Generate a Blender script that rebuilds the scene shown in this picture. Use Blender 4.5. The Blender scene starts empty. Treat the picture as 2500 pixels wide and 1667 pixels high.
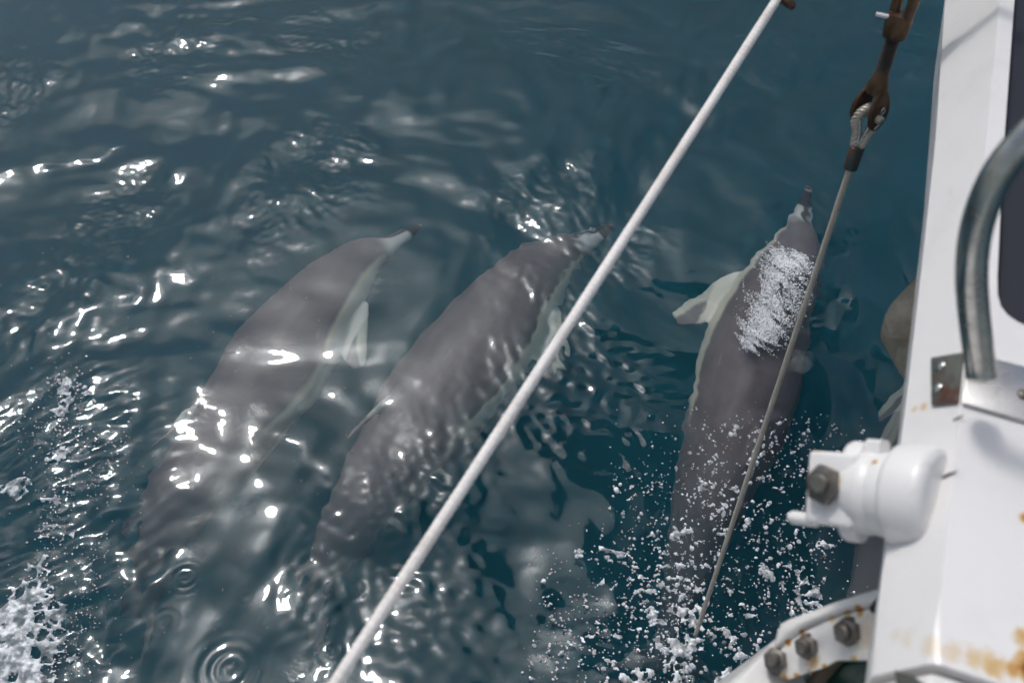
import bpy, bmesh, math, random
import numpy as np
from mathutils import Vector, Matrix, noise as mnoise

R = math.radians
random.seed(7)
rng = np.random.default_rng(11)
S = bpy.context.scene
COL = S.collection

# ------------------------------------------------------------------ camera
H, TH, FPX = 2.9, R(50), 2430.0
cam_d = bpy.data.cameras.new('camera')
cam = bpy.data.objects.new('camera', cam_d)
COL.objects.link(cam)
cam.location = (0, 0, H)
cam.rotation_euler = (R(90) - TH, 0, 0)
cam_d.sensor_width = 36.0
cam_d.lens = FPX / 2500 * 36
cam_d.clip_start = 0.05
cam_d.clip_end = 6000
cam_d.dof.use_dof = True
cam_d.dof.focus_distance = 3.1
cam_d.dof.aperture_fstop = 4.0
S.camera = cam

# ------------------------------------------------------------------ sky and sun
SUN_AZ, SUN_EL = R(-29), R(58)          # azimuth from +Y (ahead) towards +X
SUN_DIR = Vector((math.sin(SUN_AZ) * math.cos(SUN_EL), math.cos(SUN_AZ) * math.cos(SUN_EL), math.sin(SUN_EL)))
world = bpy.data.worlds.new('World')
S.world = world
world.use_nodes = True
wt = world.node_tree
for n in list(wt.nodes):
    wt.nodes.remove(n)


def wn(kind, **kw):
    n = wt.nodes.new(kind)
    for k, v in kw.items():
        setattr(n, k, v)
    return n


w_out = wn('ShaderNodeOutputWorld')
w_bg = wn('ShaderNodeBackground')
w_bg.inputs['Strength'].default_value = 0.1
wt.links.new(w_bg.outputs[0], w_out.inputs[0])
sky = wn('ShaderNodeTexSky', sky_type='NISHITA')
sky.sun_disc = False
sky.sun_elevation = SUN_EL
sky.sun_rotation = SUN_AZ
sky.dust_density = 2.0
w_tc = wn('ShaderNodeTexCoord')
# broken thin cloud over the whole sky
w_map = wn('ShaderNodeMapping')
w_map.inputs['Scale'].default_value = (2.2, 2.2, 3.5)
wt.links.new(w_tc.outputs['Generated'], w_map.inputs[0])
w_no = wn('ShaderNodeTexNoise')
w_no.inputs['Scale'].default_value = 1.1
w_no.inputs['Detail'].default_value = 6
w_no.inputs['Roughness'].default_value = 0.55
wt.links.new(w_map.outputs[0], w_no.inputs['Vector'])
w_r = wn('ShaderNodeMapRange')
w_r.inputs['From Min'].default_value = 0.40
w_r.inputs['From Max'].default_value = 0.62
wt.links.new(w_no.outputs[0], w_r.inputs[0])
# thin bright veil of cloud round the sun
w_nrm = wn('ShaderNodeVectorMath', operation='NORMALIZE')
wt.links.new(w_tc.outputs['Generated'], w_nrm.inputs[0])
w_dot = wn('ShaderNodeVectorMath', operation='DOT_PRODUCT')
wt.links.new(w_nrm.outputs[0], w_dot.inputs[0])
w_dot.inputs[1].default_value = SUN_DIR
w_cl = wn('ShaderNodeMath', operation='MAXIMUM')
w_cl.inputs[1].default_value = 0.0
wt.links.new(w_dot.outputs['Value'], w_cl.inputs[0])
w_pw = wn('ShaderNodeMath', operation='POWER')
w_pw.inputs[1].default_value = 12.0
wt.links.new(w_cl.outputs[0], w_pw.inputs[0])
w_glow = wn('ShaderNodeMath', operation='MULTIPLY_ADD')
w_glow.inputs[1].default_value = 31.0
w_glow.inputs[2].default_value = 2.3
wt.links.new(w_pw.outputs[0], w_glow.inputs[0])
w_pw2 = wn('ShaderNodeMath', operation='POWER')
w_pw2.inputs[1].default_value = 150.0
wt.links.new(w_cl.outputs[0], w_pw2.inputs[0])
w_gl2 = wn('ShaderNodeMath', operation='MULTIPLY_ADD')
w_gl2.inputs[1].default_value = 150.0
wt.links.new(w_pw2.outputs[0], w_gl2.inputs[0])
wt.links.new(w_glow.outputs[0], w_gl2.inputs[2])
w_glow = w_gl2
w_cc = wn('ShaderNodeCombineColor')
wt.links.new(w_glow.outputs[0], w_cc.inputs[0])
wt.links.new(w_glow.outputs[0], w_cc.inputs[1])
wt.links.new(w_glow.outputs[0], w_cc.inputs[2])
w_mix = wn('ShaderNodeMix', data_type='RGBA')
wt.links.new(w_r.outputs[0], w_mix.inputs['Factor'])
wt.links.new(sky.outputs[0], w_mix.inputs['A'])
wt.links.new(w_cc.outputs[0], w_mix.inputs['B'])
wt.links.new(w_mix.outputs['Result'], w_bg.inputs['Color'])

sun_d = bpy.data.lights.new('sun', 'SUN')
sun_d.energy = 1.0
sun_d.angle = R(5.0)
sun_d.color = (1.0, 0.965, 0.92)
sun = bpy.data.objects.new('sun', sun_d)
COL.objects.link(sun)
sun.location = SUN_DIR * 30
sun.rotation_euler = (-SUN_DIR).to_track_quat('-Z', 'Y').to_euler()

S.view_settings.view_transform = 'Standard'
S.view_settings.look = 'None'
S.view_settings.gamma = 1.0
S.view_settings.exposure = 0.2
S.render.engine = 'CYCLES'
cy = S.cycles
cy.use_denoising = True
cy.max_bounces = 8
cy.diffuse_bounces = 3
cy.glossy_bounces = 4
cy.transmission_bounces = 8
cy.transparent_max_bounces = 8
cy.volume_bounces = 1
cy.sample_clamp_indirect = 4.0
cy.blur_glossy = 0.5
cy.use_adaptive_sampling = True
cy.adaptive_threshold = 0.02
cy.sampling_pattern = 'TABULATED_SOBOL'
world.cycles.sampling_method = 'NONE'


# ------------------------------------------------------------------ helpers
def ray(px, py):
    x = (px - 1250) / FPX
    y = -(py - 833.5) / FPX
    v = Vector((x, y * math.sin(TH) + math.cos(TH), y * math.cos(TH) - math.sin(TH)))
    return v.normalized()


def on_level(px, py, z):
    """Point of the place at height z that the photograph shows at px, py (through flat water if z < 0)."""
    d = ray(px, py)
    t = (H - max(z, 0)) / -d.z
    p = Vector((0, 0, H)) + d * t
    if z < 0:
        n = 1 / 1.333
        hx, hy = d.x * n, d.y * n
        rz = -math.sqrt(1 - hx * hx - hy * hy)
        p += Vector((hx, hy, rz)) * (z / rz)
    return p


def at_depth(px, py, dist):
    return Vector((0, 0, H)) + ray(px, py) * dist


def link(name, mesh, mat=None, parent=None, smooth=True):
    o = bpy.data.objects.new(name, mesh)
    COL.objects.link(o)
    if mat:
        mesh.materials.append(mat)
    if parent:
        o.parent = parent
    if smooth:
        mesh.polygons.foreach_set('use_smooth', [True] * len(mesh.polygons))
    return o


def from_bm(name, bm, mat=None, parent=None, smooth=True, sharp=None):
    bmesh.ops.recalc_face_normals(bm, faces=bm.faces)
    me = bpy.data.meshes.new(name)
    bm.to_mesh(me)
    bm.free()
    o = link(name, me, mat, parent, smooth)
    if smooth and sharp is not None:
        me.set_sharp_from_angle(angle=R(sharp))
    return o


def tag(o, label, cat, group=None, kind=None):
    if kind:
        o['kind'] = kind
    o['label'] = label
    o['category'] = cat
    if group:
        o['group'] = group


def empty(name, loc):
    o = bpy.data.objects.new(name, None)
    COL.objects.link(o)
    o.location = loc
    o.empty_display_size = 0.1
    return o


def material(name):
    m = bpy.data.materials.new(name)
    m.use_nodes = True
    nt = m.node_tree
    for n in list(nt.nodes):
        nt.nodes.remove(n)
    out = nt.nodes.new('ShaderNodeOutputMaterial')
    return m, nt, out


class NT:
    """Small helper for wiring node trees."""
    def __init__(self, name):
        self.m, self.t, self.out = material(name)

    def n(self, kind, ins=None, **kw):
        nd = self.t.nodes.new(kind)
        for k, v in kw.items():
            setattr(nd, k, v)
        for k, v in (ins or {}).items():
            s = nd.inputs[k]
            if hasattr(v, 'is_linked') or isinstance(v, bpy.types.NodeSocket):
                self.t.links.new(v, s)
            else:
                s.default_value = v
        return nd

    def math(self, op, a, b=0.0, c=0.0, clamp=False):
        nd = self.n('ShaderNodeMath', {0: a, 1: b, 2: c}, operation=op)
        nd.use_clamp = clamp
        return nd.outputs[0]

    def noise(self, vec, scale, detail=4, rough=0.55, dist=0.0):
        return self.n('ShaderNodeTexNoise', {'Vector': vec, 'Scale': scale, 'Detail': detail,
                                              'Roughness': rough, 'Distortion': dist}).outputs[0]

    def rng(self, v, a, b, c=0.0, d=1.0, smooth=True):
        nd = self.n('ShaderNodeMapRange', {'Value': v, 'From Min': a, 'From Max': b, 'To Min': c, 'To Max': d})
        if smooth:
            nd.interpolation_type = 'SMOOTHSTEP'
        return nd.outputs[0]

    def mix(self, f, a, b):
        nd = self.t.nodes.new('ShaderNodeMix')
        nd.data_type = 'RGBA'
        for k, v in (('Factor', f), ('A', a), ('B', b)):
            s = nd.inputs[k] if k == 'Factor' else [q for q in nd.inputs if q.name == k and q.type == 'RGBA'][0]
            if isinstance(v, bpy.types.NodeSocket):
                self.t.links.new(v, s)
            else:
                s.default_value = v if k == 'Factor' else (*v, 1.0)
        return [q for q in nd.outputs if q.type == 'RGBA'][0]

    def obj(self):
        return self.n('ShaderNodeTexCoord').outputs['Object']

    def bump(self, h, strength=0.3, dist=0.01):
        return self.n('ShaderNodeBump', {'Height': h, 'Strength': strength, 'Distance': dist}).outputs[0]

    def principled(self, col, rough=0.5, metal=0.0, normal=None, spec=0.5, **extra):
        ins = {'Roughness': rough, 'Metallic': metal, 'Specular IOR Level': spec}
        if isinstance(col, bpy.types.NodeSocket):
            ins['Base Color'] = col
        else:
            ins['Base Color'] = (*col, 1.0)
        if normal is not None:
            ins['Normal'] = normal
        ins.update(extra)
        p = self.n('ShaderNodeBsdfPrincipled', ins)
        self.t.links.new(p.outputs[0], self.out.inputs['Surface'])
        return p


# ------------------------------------------------------------------ sea
def wave_field(X, Y):
    """Height of the sea in metres at X, Y (numpy arrays)."""
    r = np.random.default_rng(5)
    h = np.zeros_like(X)
    # domain warp keeps the wave trains from looking like plain sines
    wx = 0.10 * np.sin(1.7 * Y + 0.6 * X + 1.0) + 0.05 * np.sin(4.1 * X - 2.3 * Y)
    wy = 0.10 * np.sin(1.3 * X - 0.9 * Y + 2.0) + 0.05 * np.sin(3.7 * Y + 2.9 * X + 0.7)
    A, B = X + wx, Y + wy
    bands = [  # wavelength range, rms slope, number, mean direction (from +Y), spread
        (1.6, 4.0, 0.032, 9, R(-15), 0.5),
        (0.6, 1.6, 0.052, 18, R(-10), 0.7),
        (0.25, 0.6, 0.066, 26, R(0), 1.0),
        (0.09, 0.25, 0.076, 40, R(0), 1.6),
    ]
    patch = 0.55 + 0.45 * np.sin(1.9 * X + 0.8 * Y + 0.5) * np.sin(1.1 * Y - 0.7 * X + 1.9)
    patch2 = 0.5 + 0.5 * np.sin(2.7 * X - 1.9 * Y + 2.2) * np.sin(2.1 * Y + 1.3 * X + 0.4)
    far = np.clip((Y - 3.4) / 1.6, 0, 1)
    for bi, (l0, l1, slope, n, mean, spread) in enumerate(bands):
        hb = np.zeros_like(X)
        for i in range(n):
            lam = l0 * (l1 / l0) ** r.random()
            k = 2 * math.pi / lam
            a = mean + spread * r.normal()
            amp = slope / k * math.sqrt(2.0 / n)
            hb += amp * np.sin(k * (math.sin(a) * A + math.cos(a) * B) + r.random() * 6.283)
        if bi == 2:
            hb *= (0.55 + 0.9 * patch) * (1 - 0.75 * far)
        if bi == 3:
            hb *= 0.45 + 1.0 * patch2 * patch
        if bi == 1:
            hb *= 1 - 0.35 * far
        h += hb
    # short wind waves with long crests, further out
    hb = np.zeros_like(X)
    for i in range(26):
        lam = 0.16 * (0.62 / 0.16) ** r.random()
        k = 2 * math.pi / lam
        a = R(-14) + 0.30 * r.normal()
        hb += 0.062 / k * math.sqrt(2.0 / 26) * np.sin(k * (math.sin(a) * A + math.cos(a) * B) + r.random() * 6.283)
    h += hb * far * (0.5 + 0.8 * patch2)
    # capillary ripples in patches
    hb = np.zeros_like(X)
    for i in range(30):
        lam = 0.038 * (0.085 / 0.038) ** r.random()
        k = 2 * math.pi / lam
        a = R(35) + 0.9 * r.normal()
        hb += 0.078 / k * math.sqrt(2.0 / 30) * np.sin(k * (math.sin(a) * A + math.cos(a) * B) + r.random() * 6.283)
    pp = np.sin(3.1 * X + 2.3 * Y + 1.1 + 1.5 * np.sin(1.3 * Y)) * np.sin(2.6 * Y - 3.4 * X + 0.3 + 1.2 * np.sin(1.9 * X))
    c3 = on_level(1440, 960, 0)
    near = np.exp(-(np.hypot((X - c3.x) / 0.42, (Y - c3.y) / 0.30)) ** 2)
    h += hb * (np.clip(pp * 1.6 + 0.12, 0, 1) ** 1.5 + 2.0 * near)
    # fine chop where the bow wave breaks, low left, and by the stem, low right
    c1 = on_level(70, 1380, 0)
    d1 = np.hypot((X - c1.x) / 0.42, (Y - c1.y) / 0.85)
    c2 = on_level(1560, 1680, 0)
    d2 = np.hypot((X - c2.x) / 0.42, (Y - c2.y) / 0.34)
    chop = np.exp(-d1 ** 4) + 0.55 * np.exp(-d2 ** 2)
    hb = np.zeros_like(X)
    for i in range(34):
        lam = 0.035 * (0.16 / 0.035) ** r.random()
        k = 2 * math.pi / lam
        a = r.random() * 6.283
        hb += 0.16 / k * math.sqrt(2.0 / 34) * np.sin(k * (math.sin(a) * A + math.cos(a) * B) + r.random() * 6.283)
    h += chop * hb
    # rings where drops fell back into the sea
    for px, py, rad, amp, lam in RINGS:
        c = on_level(px, py, 0)
        d = np.hypot(X - c.x, Y - c.y)
        h += 0.5 * amp * np.cos(2 * math.pi * d / lam) * np.exp(-((d - rad * 0.35) / (rad * 0.40)) ** 2) * (0.7 + 0.3 * np.sin(np.arctan2(Y - c.y, X - c.x) * 2 + px))
    # steep little crests, left
    XW = X + 0.02 * np.sin(17 * Y + 9 * X) + 0.010 * np.sin(41 * X - 23 * Y)
    YW = Y + 0.02 * np.sin(13 * X - 7 * Y + 1) + 0.010 * np.sin(37 * X + 29 * Y)
    for pts, amp, wid in CRESTS:
        P = [on_level(*p, 0) for p in pts]
        best = np.full_like(X, 9.0)
        side = np.zeros_like(X)
        for a, b in zip(P[:-1], P[1:]):
            ex, ey = b.x - a.x, b.y - a.y
            L2 = ex * ex + ey * ey
            t = np.clip(((XW - a.x) * ex + (YW - a.y) * ey) / L2, 0, 1)
            dx, dy = XW - a.x - t * ex, YW - a.y - t * ey
            d = np.hypot(dx, dy)
            sg = np.sign(ex * dy - ey * dx)
            m = d < best
            best = np.where(m, d, best)
            side = np.where(m, sg, side)
        s = best * side / wid
        h += amp * (0.65 + 0.35 * np.sin(9 * X + 4 * Y)) * np.where(s > 0, np.exp(-s * s * 0.5), np.exp(-s * s * 4.0))
    return h


RINGS = [(555, 1622, 0.15, 0.0024, 0.036), (450, 1405, 0.07, 0.0030, 0.022), (752, 1428, 0.035, 0.0016, 0.016),
         (597, 1447, 0.035, 0.0016, 0.016), (632, 1502, 0.03, 0.0014, 0.015), (838, 1264, 0.035, 0.0016, 0.016),
         (795, 1296, 0.04, 0.0016, 0.017), (330, 1192, 0.03, 0.0016, 0.015), (303, 1322, 0.03, 0.0016, 0.015),
         (812, 1575, 0.06, 0.0028, 0.024), (700, 1415, 0.05, 0.0010, 0.02), (1785, 880, 0.09, 0.0012, 0.022),
         (1690, 740, 0.09, 0.0012, 0.024), (1660, 1290, 0.10, 0.0022, 0.026), (1700, 1150, 0.10, 0.0020, 0.028),
         (2075, 665, 0.04, 0.0008, 0.02), (860, 1420, 0.07, 0.0016, 0.026), (400, 1510, 0.06, 0.0022, 0.026),
         (250, 1150, 0.08, 0.0026, 0.026), (100, 1110, 0.08, 0.0026, 0.03), (150, 1240, 0.09, 0.0026, 0.026)]
CRESTS = [([(-60, 430), (70, 410), (160, 385), (260, 362)], 0.012, 0.07),
          ([(405, 470), (412, 505), (385, 560), (330, 590), (270, 602)], 0.008, 0.022),
          ([(180, 600), (150, 650), (90, 672)], 0.012, 0.03),
          ([(235, 710), (170, 760), (100, 830)], 0.014, 0.04),
          ([(680, 430), (720, 460), (790, 500)], 0.006, 0.022)]


def axis(lo, hi, step, far, grow=1.35):
    a = list(np.arange(lo, hi + step / 2, step))
    s, up = step, []
    x = a[-1]
    while x < far:
        s *= grow
        x += s
        up.append(x)
    s, dn = step, []
    x = a[0]
    while x > -far:
        s *= grow
        x -= s
        dn.append(x)
    return np.array(dn[::-1] + a + up)


def build_sea():
    xs = axis(-3.3, 3.0, 0.0075, 2500)
    ys = axis(0.85, 5.6, 0.0075, 2500)
    nx, ny = len(xs), len(ys)
    X, Y = np.meshgrid(xs, ys)
    Z = wave_field(X, Y)
    fade = np.clip(1.6 - np.maximum(np.abs(X) / 40, np.abs(Y) / 40), 0, 1)
    Z *= fade
    co = np.stack([X, Y, Z], -1).reshape(-1, 3)
    i = np.arange(nx * ny).reshape(ny, nx)
    q = np.stack([i[:-1, :-1], i[:-1, 1:], i[1:, 1:], i[1:, :-1]], -1).reshape(-1, 4)
    # sides and bottom close the body of water
    per = np.concatenate([i[0, :], i[1:, -1], i[-1, -2::-1], i[-2:0:-1, 0]])
    low = co[per].copy()
    low[:, 2] = -14.0
    base = len(co)
    co = np.vstack([co, low])
    m = len(per)
    j = np.arange(m)
    jn = (j + 1) % m
    sides = np.stack([per[j], base + j, base + jn, per[jn]], -1)
    faces = np.vstack([q, sides])
    me = bpy.data.meshes.new('water')
    me.vertices.add(len(co))
    me.vertices.foreach_set('co', co.astype(np.float32).ravel())
    nl = len(faces) * 4 + m
    me.loops.add(nl)
    me.loops.foreach_set('vertex_index', np.concatenate([faces.ravel(), (base + j)[::-1]]).astype(np.int32))
    me.polygons.add(len(faces) + 1)
    me.polygons.foreach_set('loop_start', np.concatenate([np.arange(len(faces)) * 4, [len(faces) * 4]]).astype(np.int32))
    me.update(calc_edges=True)
    me.validate()
    return me


def mat_water():
    k = NT('sea_water')
    pos = k.n('ShaderNodeNewGeometry').outputs['Position']
    n1 = k.noise(pos, 26.0, 3, 0.5, 0.4)
    n2 = k.noise(pos, 3.0, 2, 0.5)
    amt = k.rng(n2, 0.45, 0.7, 0.10, 1.0)
    b = k.bump(k.math('MULTIPLY', n1, amt), 0.25, 0.006)
    g = k.n('ShaderNodeBsdfGlass', {'Color': (1, 1, 1, 1), 'Roughness': 0.03, 'IOR': 1.333, 'Normal': b})
    k.t.links.new(g.outputs[0], k.out.inputs['Surface'])
    ab = k.n('ShaderNodeVolumeAbsorption', {'Color': (0.30, 0.69, 0.82, 1), 'Density': 0.62})
    sc = k.n('ShaderNodeVolumeScatter', {'Color': (0.15, 0.76, 1.0, 1), 'Density': 0.25, 'Anisotropy': 0.0})
    ad = k.n('ShaderNodeAddShader', {0: ab.outputs[0], 1: sc.outputs[0]})
    k.t.links.new(ad.outputs[0], k.out.inputs['Volume'])
    return k.m


M = {}
M['water'] = mat_water()
water = link('water', build_sea(), M['water'])
water['kind'] = 'structure'

k = NT('deep_sand')
k.principled(k.mix(k.noise(k.obj(), 0.6, 4), (0.02, 0.03, 0.035), (0.04, 0.05, 0.05)), 0.9)
bm = bmesh.new()
bmesh.ops.create_grid(bm, x_segments=2, y_segments=2, size=2490)
fl = from_bm('sea_floor', bm, k.m)
fl.location.z = -12
fl['kind'] = 'structure'
# ------------------------------------------------------------------ dolphins
SEC = [  # s from beak tip, half width, half height up, half height down, centre height (all of body length)
    (0.000, .0070, .0060, .0060, -.016), (0.010, .0140, .0100, .0100, -.016), (0.040, .0195, .0140, .0150, -.015),
    (0.070, .0240, .0180, .0190, -.013), (0.086, .0280, .0260, .0230, -.011), (0.105, .0345, .0370, .0310, -.007),
    (0.140, .0450, .0500, .0450, -.002), (0.200, .0630, .0660, .0640, 0.), (0.270, .0800, .0820, .0830, 0.),
    (0.340, .0930, .0930, .0970, 0.), (0.420, .1010, .1000, .1060, 0.), (0.500, .0980, .0990, .1030, 0.),
    (0.580, .0860, .0900, .0900, 0.), (0.660, .0690, .0770, .0730, 0.), (0.740, .0500, .0620, .0560, 0.),
    (0.820, .0320, .0470, .0400, 0.), (0.890, .0190, .0330, .0270, 0.), (0.940, .0130, .0200, .0170, 0.),
    (0.975, .0090, .0100, .0090, 0.), (0.985, .004, .005, .005, 0.)]


def fin_loft(bm, rows, nseg=10):
    """rows: (leading point, trailing point, half thickness, thickness direction); ends are closed."""
    rings = []
    for le, te, th, nd in rows:
        le, te, nd = Vector(le), Vector(te), Vector(nd)
        ring = []
        for i in range(nseg * 2):
            a = math.pi * i / nseg
            c = 0.5 - 0.5 * math.cos(a)          # 0 leading .. 1 trailing
            prof = math.sin(a) * (1 - 0.35 * c)
            ring.append(bm.verts.new(le.lerp(te, c) + nd * th * prof))
        rings.append(ring)
    for a, b in zip(rings[:-1], rings[1:]):
        for i in range(len(a)):
            j = (i + 1) % len(a)
            bm.faces.new((a[i], a[j], b[j], b[i]))
    bm.faces.new(rings[0][::-1])
    bm.faces.new(rings[-1])


def dolphin_rest():
    """One continuous dolphin, beak at x = 0, tail at x = -1, unit length."""
    bm = bmesh.new()
    s0 = np.array([q[0] for q in SEC])
    ss = np.concatenate([np.linspace(0, .12, 16)[:-1], np.linspace(.12, .985, 44)])
    cols = [np.interp(ss, s0, [q[i] for q in SEC]) for i in range(1, 5)]
    for c in cols:                                # soften the corners of the section table
        for _ in range(2):
            c[1:-1] = .25 * c[:-2] + .5 * c[1:-1] + .25 * c[2:]
    rings = []
    for i, s in enumerate(ss):
        wd, up, dn, cz = (c[i] for c in cols)
        ring = []
        for j in range(28):
            a = 2 * math.pi * j / 28
            cy_, sz = math.cos(a), math.sin(a)
            z = sz * (up if sz > 0 else dn)
            keel = 1 - 0.12 * abs(sz) ** 3 * (s > .6)
            ring.append(bm.verts.new((-s, wd * cy_ * keel, cz + z)))
        rings.append(ring)
    for a, b in zip(rings[:-1], rings[1:]):
        for i in range(28):
            j = (i + 1) % 28
            bm.faces.new((a[i], a[j], b[j], b[i]))
    bm.faces.new(rings[0][::-1])
    bm.faces.new(rings[-1])
    # dorsal fin
    rows = []
    for t in np.linspace(0, 1, 9):
        z = .080 + .040 * t
        le = -.490 - .130 * t ** 0.85
        te = -.630 - .055 * t ** 2.2 + .022 * math.sin(math.pi * min(t * 1.1, 1))
        if t > .9:
            le = te + .018
        rows.append(((le, 0, z), (te, 0, z), .0105 * (1 - .6 * t) + .0015, (0, 1, 0)))
    fin_loft(bm, rows)
    # flippers
    for sg in (-1, 1):
        rows = []
        for t in np.linspace(0, 1, 9):
            y = sg * (.068 + .088 * t)
            z = -.040 - .036 * t
            le = -.236 - .135 * t ** 1.3
            te = le - .116 * (1 - .50 * t) * math.sqrt(max(0, 1 - t ** 4)) - .006
            rows.append(((le, y, z), (te, y - sg * .008, z), .0100 * (1 - .55 * t) + .0014, (0, .25 * sg, 1)))
        fin_loft(bm, rows)
    # flukes
    for sg in (-1, 1):
        rows = []
        for t in np.linspace(0, 1, 10):
            y = sg * (-.004 + .118 * t)
            le = -.900 - .085 * t ** 1.35
            te = -.972 + .012 * math.sin(math.pi * t) - .030 * t ** 2
            if t > .95:
                le = te + .010
            rows.append(((le, y, 0.), (te, y, 0.), .0100 * (1 - .65 * t) + .0014, (0, 0, 1)))
        fin_loft(bm, rows)
    bmesh.ops.recalc_face_normals(bm, faces=bm.faces)
    me = bpy.data.meshes.new('rest')
    bm.to_mesh(me)
    bm.free()
    tmp = bpy.data.objects.new('rest', me)
    COL.objects.link(tmp)
    md = tmp.modifiers.new('r', 'REMESH')
    md.mode = 'VOXEL'
    md.voxel_size = 0.0034
    md2 = tmp.modifiers.new('s', 'SMOOTH')
    md2.factor = 0.5
    md2.iterations = 14
    dg = bpy.context.evaluated_depsgraph_get()
    ev = bpy.data.meshes.new_from_object(tmp.evaluated_get(dg))
    bpy.data.objects.remove(tmp)
    return ev


REST = dolphin_rest()
rest_co = np.empty(len(REST.vertices) * 3, np.float32)
REST.vertices.foreach_get('co', rest_co)
rest_co = rest_co.reshape(-1, 3)


def mat_dolphin():
    k = NT('dolphin_skin')
    at = k.n('ShaderNodeAttribute', attribute_name='rest')
    sep = k.n('ShaderNodeSeparateXYZ', {0: at.outputs['Vector']})
    x, y, z = sep.outputs
    s = k.math('MULTIPLY', x, -1.0)
    ay = k.math('ABSOLUTE', y)
    wob = k.math('MULTIPLY_ADD', k.noise(at.outputs['Vector'], 9.0, 3), 0.012, -0.006)
    # lower edge of the dark cape: dips to a V below the dorsal fin, climbs behind it
    line = k.math('ADD', k.rng(s, .08, .22, -.004, .014), k.math('ADD', k.rng(s, .30, .47, 0, -.020), k.rng(s, .50, .62, 0, .012)))
    below = k.math('SUBTRACT', k.math('ADD', line, wob), z)
    pale = k.rng(below, -.007, .007)
    pale = k.math('MULTIPLY', pale, k.rng(s, .105, .135))
    rear = k.rng(k.math('ADD', s, k.math('MULTIPLY', z, -0.9)), .545, .60)
    tone = k.noise(at.outputs['Vector'], 5.0, 4, 0.6)
    cape = k.mix(tone, (0.175, 0.142, 0.148), (0.275, 0.228, 0.232))
    flank = k.mix(tone, (0.24, 0.205, 0.208), (0.30, 0.262, 0.262))
    cream = k.mix(k.rng(below, .0, .035), (0.88, 0.77, 0.60), (0.90, 0.83, 0.71))
    col = k.mix(k.math('MULTIPLY', pale, k.math('SUBTRACT', 1.0, rear)), cape, cream)
    col = k.mix(k.math('MULTIPLY', k.rng(below, -.02, .03), rear), col, flank)
    # belly
    col = k.mix(k.math('MULTIPLY', k.rng(z, -.045, -.065), k.rng(s, .10, .75, 1, 1)), col, (0.60, 0.61, 0.57))
    # beak: pale sides with a dark top stripe and a dark front third
    beak = k.rng(s, .115, .085)
    stripe = k.rng(ay, .012, .004)
    side = k.mix(stripe, (0.75, 0.70, 0.66), (0.12, 0.10, 0.105))
    bk = k.mix(k.rng(s, .050, .040), side, (0.055, 0.042, 0.045))
    bk = k.mix(k.rng(s, .0055, .0025), bk, (0.5, 0.42, 0.32))
    col = k.mix(k.math('MULTIPLY', beak, k.rng(z, -.03, -.02)), col, bk)
    # flippers: grey root and rear edge, pale outer leading edge
    fl = k.math('MULTIPLY', k.rng(ay, .100, .108), k.math('MULTIPLY', k.rng(s, .22, .23), k.rng(s, .48, .47)))
    lead = k.math('SUBTRACT', s, k.math('MULTIPLY_ADD', ay, 1.5, .130))
    fcol = k.mix(k.rng(k.math('ADD', lead, wob), .024, .040), (0.62, 0.60, 0.50), (0.22, 0.195, 0.198))
    col = k.mix(fl, col, fcol)
    # dorsal fin: pale centre patch
    fin = k.math('MULTIPLY', k.rng(z, .100, .106), k.rng(s, .43, .44))
    pc = k.n('ShaderNodeVectorMath', {0: at.outputs['Vector'], 1: (-.600, 0, .116)}, operation='DISTANCE').outputs['Value']
    col = k.mix(k.math('MULTIPLY', fin, k.rng(k.math('ADD', pc, wob), .034, .024)), col, (0.50, 0.51, 0.46))
    # faint scratches and scars
    st = k.n('ShaderNodeMapping', {0: at.outputs['Vector']})
    st.inputs['Scale'].default_value = (6, 60, 60)
    sc = k.rng(k.noise(st.outputs[0], 1.6, 3, .6), .66, .74)
    col = k.mix(k.math('MULTIPLY', sc, .38), col, (0.35, 0.34, 0.34))
    k.principled(col, 0.38, spec=0.35)
    return k.m


M['dolphin'] = mat_dolphin()


def catmull(ts, pts, t):
    """Smooth curve through pts at parameters ts, evaluated at array t (cubic Hermite)."""
    pts = np.array([tuple(p) for p in pts])
    ts = np.array(ts)
    m = np.gradient(pts, ts, axis=0)
    i = np.clip(np.searchsorted(ts, t) - 1, 0, len(ts) - 2)
    h = (ts[i + 1] - ts[i])[:, None]
    q = ((t - ts[i])[:, None]) / h
    h00, h10 = 2 * q**3 - 3 * q**2 + 1, q**3 - 2 * q**2 + q
    h01, h11 = -2 * q**3 + 3 * q**2, q**3 - q**2
    return h00 * pts[i] + h10 * h * m[i] + h01 * pts[i + 1] + h11 * h * m[i + 1]


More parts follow.
